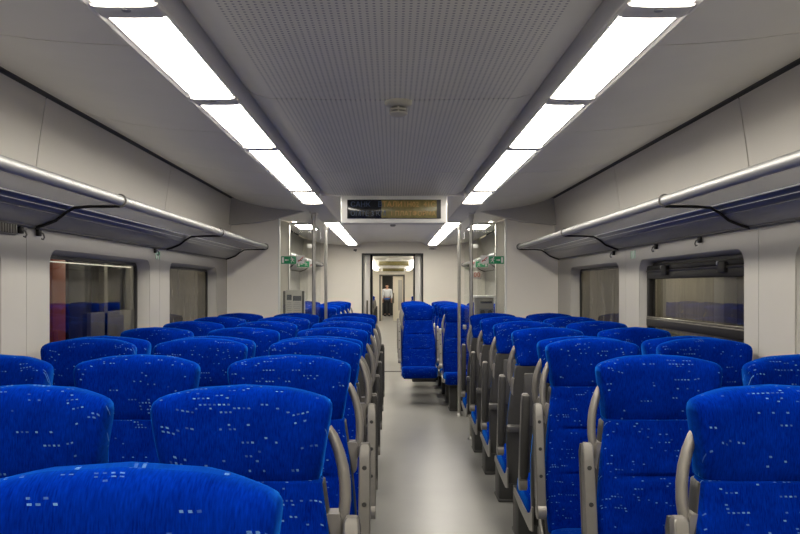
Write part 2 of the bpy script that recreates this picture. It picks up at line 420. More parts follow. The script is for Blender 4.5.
# rear wall behind the camera
rear = MB().box((0, Y0-.02, 1.2), (3.3, .04, 2.4)).build('wall_rear', 'end_beige', None, False); tag(rear, 'plain beige wall behind the camera', 'wall', kind='structure')

# ------------------------------------------------------------------ partitions, valances, screens, poles
def ceil_z(x):
    pts = [(.55, .70)] + side
    for (x0, z0), (x1, z1) in zip(pts, pts[1:]):
        if x0 <= x <= x1: return H+z0+(z1-z0)*(x-x0)/(x1-x0)
    return H+.83
for sg, sname in ((-1, 'left'), (1, 'right')):
    for yy, xi, nm, od in ((YP, 1.085, 'front', 'first'), (YQ, 1.17, 'rear', 'second')):
        pt = struct('wall_partition_%s_%s' % (nm, sname), '%s beige partition on the %s, facing down the carriage' % (od, sname), 'partition')
        poly = [(sg*xi, 0), (sg*1.585, 0), (sg*1.575, H+.3), (sg*1.51, H+.80), (sg*1.47, H+.825), (sg*1.3, H+.765), (sg*xi, H+.73)]
        MB().prism_y(poly, yy, yy+.045).build('panel', 'partition_plastic', pt)
        MB().box((sg*(xi-.004), yy+.02, (H+.72)/2), (.016, .056, H+.72), .004).build('edge_strip', 'sign_white' if nm == 'front' else 'trim_metal', pt)
        gs = thing('glass_screen', 'clear glass screen between the %s %s partition and its grab pole' % (od, sname), 'glass screen', (sg*(xi+.80)/2, yy+.02, 0), 'glass draught screens')
        wd = xi-.80
        MB().box((0, 0, 1.14), (wd-.02, .008, 1.86), .002).build('pane', 'screen_glass', gs, False)
        for z in (.195,): MB().box((0, 0, z), (wd-.02, .022, .03), .004).build('rail', 'trim_metal', gs)
        for z in (.55, 1.0):
            MB().box((-sg*(wd/2-.012), 0, z), (.04, .028, .05), .006).build('clamp', 'pole_steel', gs)
        if nm == 'rear':
            st = MB().box((0, 0, 0), (.095, .003, .042), .0008).build('glass_sticker', 'sign_white'); st.location = (sg*.915, yy+.012, H+.46)
            tag(st, 'blank white sticker high on the second %s glass screen' % sname, 'sticker', 'white stickers on the glass')
        # grab pole
        gp = thing('grab_pole', 'vertical steel grab pole at the %s %s glass screen' % (od, sname), 'pole', (sg*.75, yy+.01, 0), 'steel grab poles')
        MB().tube([(0, 0, .0), (0, 0, H+.695)], .0175, 16).build('tube', 'pole_steel', gp)
        MB().lathe((0, 0, 0), [(.035, 0), (.035, .01), (.028, .022), (.02, .03)], 20).build('foot_flange', 'pole_steel', gp)
        MB().lathe((0, 0, H+.69), [(.02, -.05), (.026, -.03), (.028, 0)], 20).build('collar', 'pole_steel', gp)
    # curved valance beam under the ceiling
    va = struct('trim_%d' % (k+1), 'grey curved valance beam above the %s partition' % sname, 'valance'); k += 1
    lowp = [(.735, .735), (.80, .725), (.90, .700), (1.0, .672), (1.12, .640), (1.25, .615), (1.4, .598), (1.565, .586)]
    top = [(1.515, .78), (1.475, .828), (1.33, .78), (1.2, .752), (1.05, .732), (.9, .72+.02), (.735, .75)]
    lo = [(x, z) for x, z in lowp]
    n = 14
    def interp(pl, x):
        pl = sorted(pl)
        for (x0, z0), (x1, z1) in zip(pl, pl[1:]):
            if x0 <= x <= x1: return z0+(z1-z0)*(x-x0)/(x1-x0)
        return pl[-1][1]
    secs = []
    for i in range(n+1):
        x = .735+(1.50-.735)*i/n; zl = interp(lowp, x)+H; zt = max(interp(side, x)+H+.004, zl+.01)
        bow = -.10*sstep(.735, 1.5, x)           # the beam sweeps towards the seats at the wall
        secs.append([(sg*x, YP-.06+bow*.4, zl), (sg*x, YP+.02, zl), (sg*x, YP+.02, zt), (sg*x, YP-.06+bow, zt)])
    x = 1.56; secs.append([(sg*x, YP-.10, H+.586), (sg*x, YP+.02, H+.586), (sg*1.515, YP+.02, H+.80), (sg*1.515, YP-.16, H+.80)])
    MB().loft(secs).build('beam', 'valance_plastic', va, True, 50)
    MB().box((sg*.745, YP+.01, H+.715), (.07, .24, .05), .01).build('end_block', 'trim_metal', va)

# vestibule doors
for sg, sname, n in ((-1, 'left', 1), (1, 'right', 2)):
    dr = struct('door_%d' % n, 'grey sliding exterior door of the vestibule on the %s' % sname, 'door')
    for y in (7.89, 8.53):
        lf = MB()
        z0, z1 = .95, 1.75
        for c, s_ in (((sg*1.57, y, .475), (.04, .62, .95)), ((sg*1.57, y, 1.99), (.04, .62, .48)), ((sg*1.57, y-.25, 1.35), (.04, .12, .8)), ((sg*1.57, y+.25, 1.35), (.04, .12, .8))): lf.box(c, s_)
        lf = lf.build('door_leaf', 'jamb_grey', dr, False)
        MB().box((sg*1.575, y, 1.35), (.01, .40, .82)).build('pane', 'train_dark', lf, False)
    MB().box((sg*1.56, 8.2, H+.83), (.06, 1.3, .15)).build('header', 'valance_plastic', dr)

# end wall with doorway
DW, DH = .52, 2.025
ew = struct('wall_end', 'beige end wall with the doorway to the next carriage', 'wall')
for c, s_ in (((-1.06, YE+.03, 1.12), (1.08, .06, 2.24)), ((1.06, YE+.03, 1.12), (1.08, .06, 2.24)), ((0, YE+.03, (DH+2.24)/2), (1.04, .06, 2.24-DH))):
    MB().box(c, s_).build('panel', 'end_beige', ew, False)
MB().box((0, YE+.03, H+.86), (3.2, .06, .14)).build('panel', 'end_beige', ew, False)
d3 = struct('door_3', 'open sliding doorway in the end wall with dark frame', 'door')
f = MB()
for x in (-.515, .515): f.box((x, YE+.03, DH/2), (.02, .08, DH), .003)
f.box((0, YE+.03, DH-.01), (1.05, .08, .022), .003); f.build('frame', 'black_rubber', d3)
for sg in (-1, 1):
    lf = MB().box((sg*.445, YE+.16, 1.0), (.115, .05, 2.0), .006).build('door_leaf', 'jamb_grey', d3)
    if sg < 0:
        hb = MB().tube([(-.435, YE+.11, .72), (-.435, YE+.11, 1.22)], .014, 10).build('handle', 'rail_bronze', lf)
f = MB()
for x in (-.365, .385): f.box((x+(-.015 if x < 0 else .015), YE+.9, 1.0), (.035, .5, 2.06), .004)
f.box((.01, YE+.9, 2.045), (.80, .5, .05), .004); f.build('gangway_frame', 'black_rubber', d3)
gw = struct('wall_gangway', 'dark gangway bellows between the carriages', 'wall')
for sg in (-1, 1): MB().box((sg*.62, YE+.55, 1.1), (.04, 1.0, 2.2)).build('panel', 'dark_groove', gw)
MB().box((0, YE+.55, 2.18), (1.3, 1.0, .04)).build('panel', 'dark_groove', gw)

# ------------------------------------------------------------------ next carriage seen through the doorway
YN, YM = 14.65, 33.7
nf = MB().box((0, (YE+44)/2, -.025), (3.3, 44-YE, .04)).build('floor_next', 'floor_vinyl', None, False); tag(nf, 'grey floor of the next carriage beyond the doorway', 'floor', kind='structure')
nc = struct('ceiling_next', 'pale ceiling of the next carriage', 'ceiling')
MB().box((0, (YN+44)/2, H+.79), (3.3, 44-YN, .04)).build('panel', 'smooth_ceiling', nc, False)
for sg, sname in ((-1, 'left'), (1, 'right')):
    q = MB().box((sg*1.6, (YN+44)/2, 1.15), (.04, 44-YN, 2.3)).build('wall_next_%s' % sname, 'wall_plastic', None, False); tag(q, '%s side wall of the next carriage' % sname, 'wall', kind='structure')
nw = struct('wall_next_front', 'end wall of the next carriage around the gangway', 'wall')
for x0, x1 in ((-1.6, -.40), (.42, 1.6)): MB().box(((x0+x1)/2, YN, 1.12), (x1-x0, .05, 2.24)).build('panel', 'jamb_grey', nw, False)
MB().box((0.01, YN, 2.15), (.84, .05, .20)).build('panel', 'jamb_grey', nw, False)
for sg, sname in ((-1, 'left'), (1, 'right')):
    for (a, b), od in zip(((15.2, 17.5), (18, 21), (22, 26), (27, 33), (34.6, 39)), ('first', 'second', 'third', 'fourth', 'fifth')):  # last pair added past the far door to light the person
        li = MB().box((sg*.66, (a+b)/2, H+.70), (.15, b-a, .03), .004).build('ceiling_light', 'dim_diffuser'); tag(li, '%s light panel in the %s row of the next carriage' % (od, sname), 'ceiling light', 'lights of the next carriage')
        MB().box((0, 0, 0), (.19, .02, .05)).build('frame', 'trim_metal', li).location = (sg*.66, b+.03, H+.70)
fe = struct('wall_next_end', 'far end wall of the next carriage with a narrow doorway', 'wall')
for x0, x1 in ((-1.6, -.54), (.50, 1.6)): MB().box(((x0+x1)/2, YM, 1.12), (x1-x0, .06, 2.24)).build('panel', 'end_beige', fe, False)
MB().box((-.02, YM, 2.08), (1.04, .06, .30)).build('panel', 'end_beige', fe, False)
d4 = struct('door_4', 'half open cream sliding door at the far end of the next carriage', 'door')
f = MB()
for x in (-.53, .49): f.box((x, YM-.03, .965), (.07, .08, 1.93), .006)
f.box((-.02, YM-.03, 1.95), (1.09, .08, .06), .006); f.build('frame', 'strip_dark', d4)
lf = MB().box((.24, YM+.07, .96), (.44, .04, 1.9), .006).build('door_leaf', 'door_cream', d4)
MB().tube([(.05, YM+.03, .75), (.05, YM+.03, 1.2)], .022, 10).build('handle', 'rail_bronze', lf)
MB().box((.33, YM+.045, 1.1), (.17, .012, 1.3), .003).build('door_panel', 'wall_plastic', lf)
MB().box((-.49, YM+.07, .96), (.10, .04, 1.9), .006).build('door_leaf', 'door_cream', d4)
tw = MB().box((0, 40.6, 1.15), (3.3, .05, 2.3)).build('wall_far', 'dark_groove', None, False); tag(tw, 'wall coloured near-black for the darkness behind the person', 'wall', kind='structure')  # darkness behind the person is put into this wall's colour
for yb, zb, wd, nm in ((20., H+.60, .82, 'nearer'), (27.5, H+.60, .82, 'farther')):
    q = thing('display_box', '%s beige display box under the ceiling of the next carriage' % nm, 'display', (.03, yb, zb), 'display boxes of the next carriage')
    MB().box((0, 0, 0), (wd, .12, .17), .015).build('housing', 'housing', q); MB().box((0, -.062, -.005), (wd-.08, .006, .11), .002).build('screen', 'led_amber_off', q)
    MB().box((0, 0, .10), (wd*.5, .06, .06)).build('hanger', 'housing', q)

# ------------------------------------------------------------------ luggage racks
def rack(sg, y0, y1, brk, label, y_lo=None):
    r = thing('luggage_rack', label, 'luggage rack', (0, (y0+y1)/2, 0), 'overhead luggage racks'); yc = (y0+y1)/2
    j = [y0]+[b for b in brk if y0 < b < y1-.1]+[y1]
    for a, b in zip(j, j[1:]):
        MB().tube([(sg*1.19, a-yc+.004, H+.377), (sg*1.19, b-yc-.004, H+.377)], .0235, 16).build('rail_tube', 'brushed_metal', r)
    P = lambda pts, t: thick([(sg*x, z+H) for x, z in pts], sg*t)
    MB().prism_y(P([(1.212, .362), (1.30, .360), (1.405, .357)], .006), y0-yc, y1-yc-.03).build('shelf_glass', 'rack_glass', r)
    MB().prism_y(P([(1.405, .356), (1.414, .350), (1.426, .337), (1.428, .334), (1.442, .318), (1.448, .315)], .014), y0-yc, y1-yc-.02).build('shelf_band', 'band_metal', r)
    MB().tube([(sg*1.404, y0-yc, H+.354), (sg*1.404, y1-yc-.02, H+.354)], .003, 8).build('edge_bead', 'sign_white', r)
    MB().tube([(sg*1.427, y0-yc, H+.3345), (sg*1.427, y1-yc-.02, H+.3345)], .0014, 8).build('edge_bead', 'sign_white', r)
    MB().prism_y(P([(1.448, .313), (1.47, .297), (1.505, .282), (1.545, .270), (1.562, .264)], .01), y0-yc, y1-yc-.01).build('shelf_tray', 'brushed_metal', r)
    MB().prism_y([(sg*1.55, H+.30), (sg*1.567, H+.30), (sg*1.575, H+.258), (sg*1.555, H+.258)], y0-yc, y1-yc).build('wall_rail', 'strip_dark', r)
    for b in brk:
        if not (y0-.01 < b < y1+.01): continue
        y = min(b, y1-.03)-yc
        MB().tube([(sg*1.19, y, H+.352), (sg*1.235, y, H+.352), (sg*1.32, y, H+.351), (sg*1.39, y, H+.346), (sg*1.43, y, H+.322), (sg*1.47, y, H+.290), (sg*1.52, y, H+.270), (sg*1.56, y, H+.258)], .0065, 8).build('bracket', 'window_black', r)
        rg = MB(); n = 20
        pts = [(sg*1.19+.0265*math.cos(2*math.pi*i/n), y, H+.377+.0265*math.sin(2*math.pi*i/n)) for i in range(n+1)]
        rg.tube(pts, .004, 6); rg.build('collar', 'strip_dark', r)
    for y in (y0, y1):
        MB().box((sg*1.19, y-yc, H+.377), (.044, .008, .044), .004).build('end_cap', 'strip_dark', r)
for sg, sname in ((-1, 'left'), (1, 'right')):
    rack(sg, -1.9, 7.42, (-.5, 1.47, 3.45, 5.45, 7.42), 'long tubular metal luggage rack along the %s wall above the windows' % sname)
    rack(sg, 9.1, 13.4, (9.6, 11.4, 13.3), 'far metal luggage rack on the %s beyond the glass screens' % sname)

# ------------------------------------------------------------------ seats
NR = 36
def secs_from(rows, warp, e=5.):
    out = []
    for z, w_, yc, t_ in rows:
        out.append([warp(x, yc+y, z, w_, (y < 0)) for x, y in ring(w_, t_, NR, e)])
    return out
def lean(z): return .10*(z-.42)/.62-.10                 # front of the backrest, leaning back as it rises
# headrest
def hw(x, y, z, w_, front):
    f = abs(x)/.195
    y2 = y - .030*sstep(.50, .98, f)*sstep(1.01, 1.09, z)
    z2 = z - .026*f*f*sstep(1.03, 1.23, z)
    return (x, y2, z2)
hrows = [(1.022, .148, .060, .028), (1.025, .166, .060, .045), (1.034, .174, .060, .055), (1.06, .179, .060, .060), (1.09, .183, .060, .063), (1.13, .189, .060, .064), (1.165, .194, .060, .063),
         (1.19, .197, .060, .061), (1.208, .199, .060, .057), (1.222, .199, .060, .050), (1.231, .195, .060, .040), (1.2365, .187, .060, .026), (1.2385, .175, .060, .012)]
HEAD = MB().loft(secs_from([(a_-.011, b_, c_, d_) for a_, b_, c_, d_ in hrows], hw, 5.5)).mesh('headrest', 'velour', True, 60)
# backrest
def bw(x, y, z, w_, front):
    y2 = y
    if front:
        f = abs(x)/.22
        y2 -= .016*sstep(.55, .95, f)
        for zc, dep in ((.845, .012), (.66, .009)):
            zz = zc - .02*f*f*0
            y2 += dep*math.exp(-((z-zz)/.006)**2)*(1-sstep(.5, .75, f))
    return (x, y2, z)
brow_z = [.415, .42, .435, .47, .55, .63, .648, .655, .660, .665, .672, .69, .75, .81, .83, .838, .845, .852, .86, .88, .93, .98, 1.0, 1.018, 1.024]
def bwid(z):
    pts = [(.41, .210), (.5, .217), (.65, .219), (.78, .211), (.9, .196), (1.0, .180), (1.04, .174)]
    for (a, u), (b, v) in zip(pts, pts[1:]):
        if a <= z <= b: return u+(v-u)*(z-a)/(b-a)
    return pts[-1][1]
brows = [(z, bwid(z)-(.02 if z in (.415, 1.024) else 0), lean(z)+.05, .05-(.02 if z in (.415, 1.024) else 0)) for z in brow_z]
BACK = MB().loft(secs_from(brows, bw, 5)).mesh('backrest', 'velour', True, 60)
# shell
srow_z = [.335, .34, .38, .45, .55, .65, .75, .85, .95, .99, 1.01, 1.02]
def shellsec(z):
    i = 0 if .336 < z < 1.015 else .014
    w_, yc = bwid(max(z, .42))+.0035-i, lean(z)+.072
    out = []
    for k_ in range(NR):
        a = 2*math.pi*k_/NR; c, d = math.cos(a), math.sin(a)
        e = 3.0 if d > 0 else 9.
        out.append((w_*sgnpow(c, 2/e), yc+(.048-i)*sgnpow(d, 2/e), z))
    return out
SHELL = MB().loft([shellsec(z) for z in srow_z]).mesh('seat_shell', 'shell_grey', True, 50)
# cushion
crow = [(.352, .205, -.29, .19), (.357, .214, -.295, .222), (.375, .219, -.297, .232), (.42, .221, -.30, .236), (.455, .219, -.298, .232), (.472, .216, -.295, .222), (.480, .195, -.29, .20), (.482, .15, -.29, .15)]
CUSH = MB().loft(secs_from([(a_-.022, b_, c_, d_) for a_, b_, c_, d_ in crow], lambda x, y, z, w_, f: (x, y-.0, z+(.02*(-(y+.3))/.25)*(1 if z > .4 else .3)), 6)).mesh('cushion', 'velour', True, 60)
SIDE = {}
for s in (-1, 1):
    poly = [(-.50, .365), (-.49, .395), (-.10, .372), (-.01, .400), (.03, .44), (.055, .44), (.05, .33), (-.02, .315), (-.30, .335)]
    SIDE[s] = MB().prism_x(poly, s*.2215, s*.2285).mesh('side_frame', 'arm_grey', False)
PAN = MB().box((0, -.26, .335), (.40, .42, .03), .01).mesh('seat_pan', 'pedestal_dark')
PED = MB().box((0, -.16, .162), (.30, .20, .324), .012).mesh('pedestal', 'pedestal_dark')
FOOT = MB().box((0, -.16, .012), (.31, .22, .02), .006).mesh('foot_plate', 'shell_grey')
BEAM = MB().box((.06, -.22, .295), (.30, .12, .06), .01).mesh('support_beam', 'pedestal_dark')
# tray on the rear face
Rr = Matrix.Rotation(-math.atan(.10/.62), 3, 'X')
def rear_y(z): return lean(z)+.120
TRAY = MB().box((0, rear_y(.83)+.006, .83), (.29, .018, .30), .008, Rr).mesh('tray_table', 'shell_light')
TLATCH = MB().box((0, rear_y(.965)+.018, .965), (.05, .014, .03), .004, Rr).mesh('latch', 'arm_grey')
HINGE = {}
for s in (-1, 1): HINGE[s] = MB().box((s*.195, rear_y(.665)+.004, .665), (.075, .04, .035), .006, Rr).mesh('hinge', 'shell_light')
# armrest folded up, on side s
ARM, PAD, HOLES, PIVOT, HANDLE, MOUNT = {}, {}, {}, {}, {}, {}
for s in (-1, 1):
  for wide in (False, True):
    x = s*(.2465 if wide else .242); kx = 1. if wide else .70; key = (s, wide)
    fy = lambda z: lean(z)-.015
    secs = []
    for z, wx, dy in ((.50, .016, .024), (.53, .019, .026), (.70, .019, .024), (.90, .018, .020), (.945, .016, .017), (.953, .011, .012)):
        yc = fy(z); wx *= kx
        secs.append([(x+a*wx, yc+b*dy, z) for a, b in ((-1, -.8), (-.8, -1), (.8, -1), (1, -.8), (1, .8), (.8, 1), (-.8, 1), (-1, .8))])
    ARM[key] = MB().loft(secs).mesh('armrest', 'arm_grey', True, 35)
    PAD[key] = MB().loft([[(x+a*wx*kx, fy(z)+.032+b*dy, z) for a, b in ((-1, -1), (1, -1), (1, .5), (.6, 1), (-.6, 1), (-1, .5))] for z, wx, dy in ((.545, .014, .008), (.56, .019, .016), (.75, .019, .016), (.92, .019, .014), (.945, .015, .008))]).mesh('armrest_pad', 'shell_grey', True, 45)
    HOLES[key] = []
    for z in (.88, .77, .66):
        mb = MB(); n = 12; yc = fy(z)-.0245+(.004 if z > .8 else 0)
        mb.loft([[(x+r_*math.cos(2*math.pi*i/n), yc+dy, z+r_*math.sin(2*math.pi*i/n)) for i in range(n)] for r_, dy in ((.0075, .004), (.0075, -.0015), (.005, -.002))])
        HOLES[key].append(mb.mesh('screw', 'sign_black'))
    n = 20; mb = MB(); zc = .515; yc = fy(.515)
    mb.loft([[(x+dx*kx, yc+r_*math.cos(2*math.pi*i/n), zc+r_*math.sin(2*math.pi*i/n)) for i in range(n)] for dx, r_ in ((-.019, .028), (-.017, .034), (.017, .034), (.019, .028))])
    PIVOT[key] = mb.mesh('pivot', 'handle_grey', True, 40)
  hp = [(.174, 1.130), (.186, 1.112), (.199, 1.08), (.2085, 1.045), (.2135, 1.01), (.2145, .97), (.211, .935), (.203, .905), (.192, .885)]
  HANDLE[s] = MB().tube([(s*hx, .055+(-.02)*(1.14-hz)/.26, hz) for hx, hz in hp], [.0105, .012, .013, .0135, .0135, .0135, .013, .012, .010], 12).mesh('grab_handle', 'handle_grey', True, 50)
  MOUNT[s] = MB().loft([[(s*(a), b, z) for a, b in ((x0, .015), (x1, .015), (x1, .065), (x0, .065))] for z, x0, x1 in ((.845, .175, .196), (.855, .170, .204), (.935, .160, .207), (.945, .160, .203))]).mesh('handle_mount', 'handle_grey', False)

def seat(x, d, toward, aisle, label, group, handle=True, tray=True, leg=True):
    """d = distance of the headrest face that looks at the camera; aisle = world side (+1/-1) the aisle lies on"""
    o = thing('train_seat', label, 'seat', (x, d if toward else d+.122, 0), group)
    if not toward: o.rotation_euler = (0, 0, math.pi)
    s = aisle if toward else -aisle
    link('headrest', HEAD, o); link('backrest', BACK, o); link('seat_shell', SHELL, o); link('cushion', CUSH, o)
    for q in (-1, 1): link('side_frame', SIDE[q], o)
    pan = link('seat_pan', PAN, o)
    if leg:
        pd = link('pedestal', PED, o); link('foot_plate', FOOT, pd)
    else: link('support_beam', BEAM, o)
    if tray:
        tr = link('tray_table', TRAY, o); link('latch', TLATCH, tr)
        for q in (-1, 1): link('hinge', HINGE[q], tr)
    key = (s, handle)
    ar = link('armrest', ARM[key], o); link('armrest_pad', PAD[key], ar); link('pivot', PIVOT[key], ar)
    for hm in HOLES[key]: link('screw', hm, ar)
    if handle:
        h = link('grab_handle', HANDLE[s], o); h.location.x = .014*s*(x < 0); link('handle_mount', MOUNT[s], h)
    return o
on = ['first', 'second', 'third', 'fourth', 'fifth', 'sixth', 'seventh', 'eighth', 'ninth']
rows = [(.93, True), (1.74, True), (2.55, True), (3.40, True), (3.545, False), (4.33, False), (5.14, False), (5.93, False), (6.73, False)]
LX = [(-.335, 'aisle seat'), (-.832, 'middle seat'), (-1.317, 'window seat')]
RX = [(.867, 'aisle seat'), (1.352, 'window seat')]
for i, (d, tw_) in enumerate(rows):
    face = 'facing us' if tw_ else 'facing away'
    for j, (x, nm) in enumerate(LX):
        if i == 0 and j > 0 or i == 1 and j == 2: continue
        seat(x, d, tw_, 1, 'blue flecked %s, left block, %s row from the camera, %s' % (nm, on[i], face), 'blue seats left of the aisle before the screens', j == 0, i not in (3, 4))
    for j, (x, nm) in enumerate(RX):
        if i == 0 or i == 1 and j == 1: continue
        seat(x, d, tw_, -1, 'blue flecked %s, right block, %s row from the camera, %s' % (nm, on[i-1], face), 'blue seats right of the aisle before the screens', j == 0, i not in (3, 4))
for i, d in enumerate((9.48, 10.14, 10.93, 11.74, 12.55)):
    for j, (x, nm) in enumerate(((.335, 'aisle seat'), (.819, 'middle seat'), (1.303, 'window seat'))):
        if i == 0 and j == 0: continue
        if i > 1 and j == 2 and i > 3: continue
        seat(x, d, True, -1, 'far blue %s beyond the right screen, %s row, facing the camera' % (nm, on[i]), 'blue seats beyond the right glass screen', j == (1 if i == 0 else 0), leg=j > 0)
for i, d in enumerate((9.2, 10.0, 10.8, 11.6, 12.4)):
    for j, (x, nm) in enumerate(((-.855, 'aisle seat'), (-1.339, 'window seat'))):
        seat(x, d, False, 1, 'far blue %s beyond the left screen, %s row, turned away' % (nm, on[i]), 'blue seats beyond the left glass screen', j == 0)
for i, d in enumerate((18.6, 19.6, 20.6)):
    for x, s_, nm in ((-.66, 1, 'left'), (.69, -1, 'right')):
        seat(x, d, False, s_, 'distant blue seat on the %s of the next carriage, %s row' % (nm, on[i]), 'blue seats of the next carriage')

# ------------------------------------------------------------------ information display, detectors
dp = thing('information_display', 'wide ceiling display with dark left third and dim amber right part', 'display', (.012, 6.10, H+.60))
MB().loft([[(x, y, z) for x, z in ((-.40+a, -.105+a), (.40-a, -.105+a), (.44-b, .13), (-.44+b, .13))] for y, a, b in ((-.04, .012, .012), (-.05, .02, .02), (.02, .0, .0), (.05, 0, 0))][::1][2:] + [[(x, -.05, z) for x, z in ((-.37, -.09), (.37, -.09), (.40, .125), (-.40, .125))]][:0]).build('housing_back', 'housing', dp) if False else None
MB().box((0, .03, .0), (.82, .12, .225), .02).build('housing', 'housing', dp)
MB().box((0, -.034, -.002), (.72, .012, .146), .003).build('screen_bezel', 'black_rubber', dp)
MB().box((-.228, -.0405, -.002), (.252, .006, .138), .001).build('dark_screen', 'led_black', dp)
am = MB().box((.115, -.0405, -.002), (.425, .006, .138), .001).build('amber_screen', 'led_amber_off', dp)
text('display_text', 'САНК', .055, 'led_blue', (-.335, -.0445, .032), dp)
text('display_text', 'В', .055, 'led_blue', (-.125, -.0445, .032), dp)
text('display_text', 'ТАЛИ', .055, 'led_amber', (-.09, -.0445, .032), dp)
text('display_text', '1Н02', .055, 'led_amber', (.07, -.0445, .032), dp)
text('display_text', '41С', .055, 'led_amber', (.225, -.0445, .032), dp)
text('display_text', 'ОМТЕ 3 КМ', .055, 'led_blue', (-.335, -.0445, -.038), dp, sx=.9)
text('display_text', '1 ПЛАТФОРМА', .05, 'led_amber', (-.03, -.0445, -.038), dp, sx=.95)
for x in (-.3, .3): MB().box((x, .02, .12), (.05, .05, .02)).build('hanger', 'housing', dp)
for (x, y, z, od) in ((.022, 2.98, H+.700, 'on the joint of the perforated ceiling panels'), (0.005, 9.3, H+.768, 'on the smooth ceiling behind the display')):
    sd = thing('smoke_detector', 'small round smoke detector %s' % od, 'smoke detector', (x, y, z), 'ceiling smoke detectors')
    MB().lathe((0, 0, 0), [(.052, 0), (.052, -.010), (.046, -.018), (.034, -.022)], 28).build('base', 'detector_plastic', sd)
    MB().lathe((0, 0, -.022), [(.026, 0), (.026, -.024)], 24).build('chamber', 'sign_black', sd)
    hd = MB().lathe((0, 0, -.046), [(.034, .004), (.034, -.002), (.024, -.010), (.008, -.014)], 24).build('cap', 'detector_plastic', sd)
    MB().lathe((0, 0, -.033), [(.034, .003), (.035, 0), (.034, -.003)], 24).build('ring', 'detector_plastic', sd)
    for kk in range(6):
        a = kk*math.pi/3-math.pi/2
        MB().box((.033*math.cos(a), .033*math.sin(a), -.033), (.005, .005, .026)).build('fin', 'detector_plastic', sd)

# ------------------------------------------------------------------ signs on the glass
def disc_poly(cx, cz, r, n=12): return [(cx+r*math.cos(2*math.pi*i/n), cz+r*math.sin(2*math.pi*i/n)) for i in range(n)]
def limb(mb, p, q, w0, y):
    (x0, z0), (x1, z1) = p, q; dx, dz = x1-x0, z1-z0; L = math.hypot(dx, dz); nx, nz = -dz/L*w0/2, dx/L*w0/2
    mb.prism_y([(x0+nx, z0+nz), (x0-nx, z0-nz), (x1-nx, z1-nz), (x1+nx, z1+nz)], y, y+.0012)
def exit_sign(x, y, z, s, label, wd=.15, ht=.078):
    """s = +1: arrow and door on +x"""
    o = thing('exit_sign', label, 'sign', (x, y, z), 'green exit signs')
    MB().box((0, 0, 0), (wd, .003, ht), .0008).build('plate', 'sign_green', o)
    b = MB(); t = .003
    for zz in (-ht/2+t/2, ht/2-t/2): b.box((0, -.0018, zz), (wd, .0012, t))
    for xx in (-wd/2+t/2, wd/2-t/2): b.box((xx, -.0018, 0), (t, .0012, ht))
    b.build('border', 'sign_white', o, False)
    u = ht/.078
    MB().box((s*.054*u, -.002, 0), (.020*u, .0012, .052*u)).build('door_symbol', 'sign_white', o, False)
    a = MB(); limb(a, (s*.0, 0), (s*.024*u, 0), .007*u, -.0026); a.prism_y([(s*.022*u, .011*u), (s*.022*u, -.011*u), (s*.038*u, 0)], -.0026, -.0014); a.build('arrow', 'sign_white', o, False)
    r = MB(); c = -s*.035*u
    r.prism_y(disc_poly(c+s*.008*u, .024*u, .006*u), -.0026, -.0014)
    for p, q, w_ in (((.004, .016), (-.003, -.004), .011), ((.003, .014), (.018, .006), .005), ((.002, .014), (-.014, .008), .005), ((-.014, .008), (-.018, -.002), .004), ((-.002, -.004), (.010, -.012), .006), ((.010, -.012), (.008, -.026), .005), ((-.003, -.004), (-.010, -.016), .006), ((-.010, -.016), (-.022, -.020), .005)):
        limb(r, (c+s*p[0]*u, p[1]*u), (c+s*q[0]*u, q[1]*u), w_*u, -.0026)
    r.build('running_figure', 'sign_white', o, False)
def no_smoking(x, y, z, s, label, wd=.076):
    o = thing('no_smoking_sign', label, 'sign', (x, y, z), 'white no smoking signs')
    MB().box((0, 0, 0), (wd, .003, .078), .0008).build('plate', 'sign_white', o)
    c = MB(); limb(c, (-.024, -.008), (.014, -.008), .008, -.0026); limb(c, (.018, -.004), (.022, .012), .003, -.0026); c.build('cigarette', 'sign_black', o, False)
    sl = MB(); limb(sl, (-.026, -.024), (.026, .024), .006, -.0036); sl.build('slash', 'sign_red', o, False)
for s, nm in ((-1, 'left'), (1, 'right')):
    exit_sign(s*.990, YP+.010, H+.257, s, 'green exit sign with running figure on the first %s glass screen' % nm)
    no_smoking(s*.876, YP+.009, H+.262, s, 'white no smoking sign on the first %s glass screen' % nm)
    exit_sign(s*1.005, YQ+.010, H+.256, s, 'green exit sign with running figure on the second %s glass screen' % nm, .14, .070)
    no_smoking(s*.90, YQ+.009, H+.258, s, 'white no smoking sign on the second %s glass screen' % nm, .066)

# information board behind the left screen
ib = thing('information_board', 'white notice board between two dark posts behind the left glass screen', 'notice board', (-1.0, 8.0, 0))
MB().box((0, 0, 1.17), (.165, .012, .50), .003).build('sheet', 'paper', ib)
for x in (-.095, .095): MB().box((x, -.002, .71), (.022, .03, 1.40), .004).build('post', 'strip_dark', ib)
for x in (-.111, .111): MB().box((x, -.002, 1.24), (.008, .02, .30), .002).build('edge', 'sign_white', ib)
MB().box((-.045, -.008, 1.345), (.05, .004, .055)).build('print_block', 'print_grey', ib, False)
MB().box((.035, -.008, 1.335), (.085, .004, .05)).build('print_block', 'print_grey', ib, False)
for i, z in enumerate((1.29, 1.27, 1.25, 1.23, 1.21, 1.19, 1.17)):
    for x, w_ in ((-.045, .055), (.035, .08)):
        MB().box((x, -.008, z), (w_*(.8+.2*((i*7) % 3)/2), .003, .005)).build('print_line', 'print_pale', ib, False)
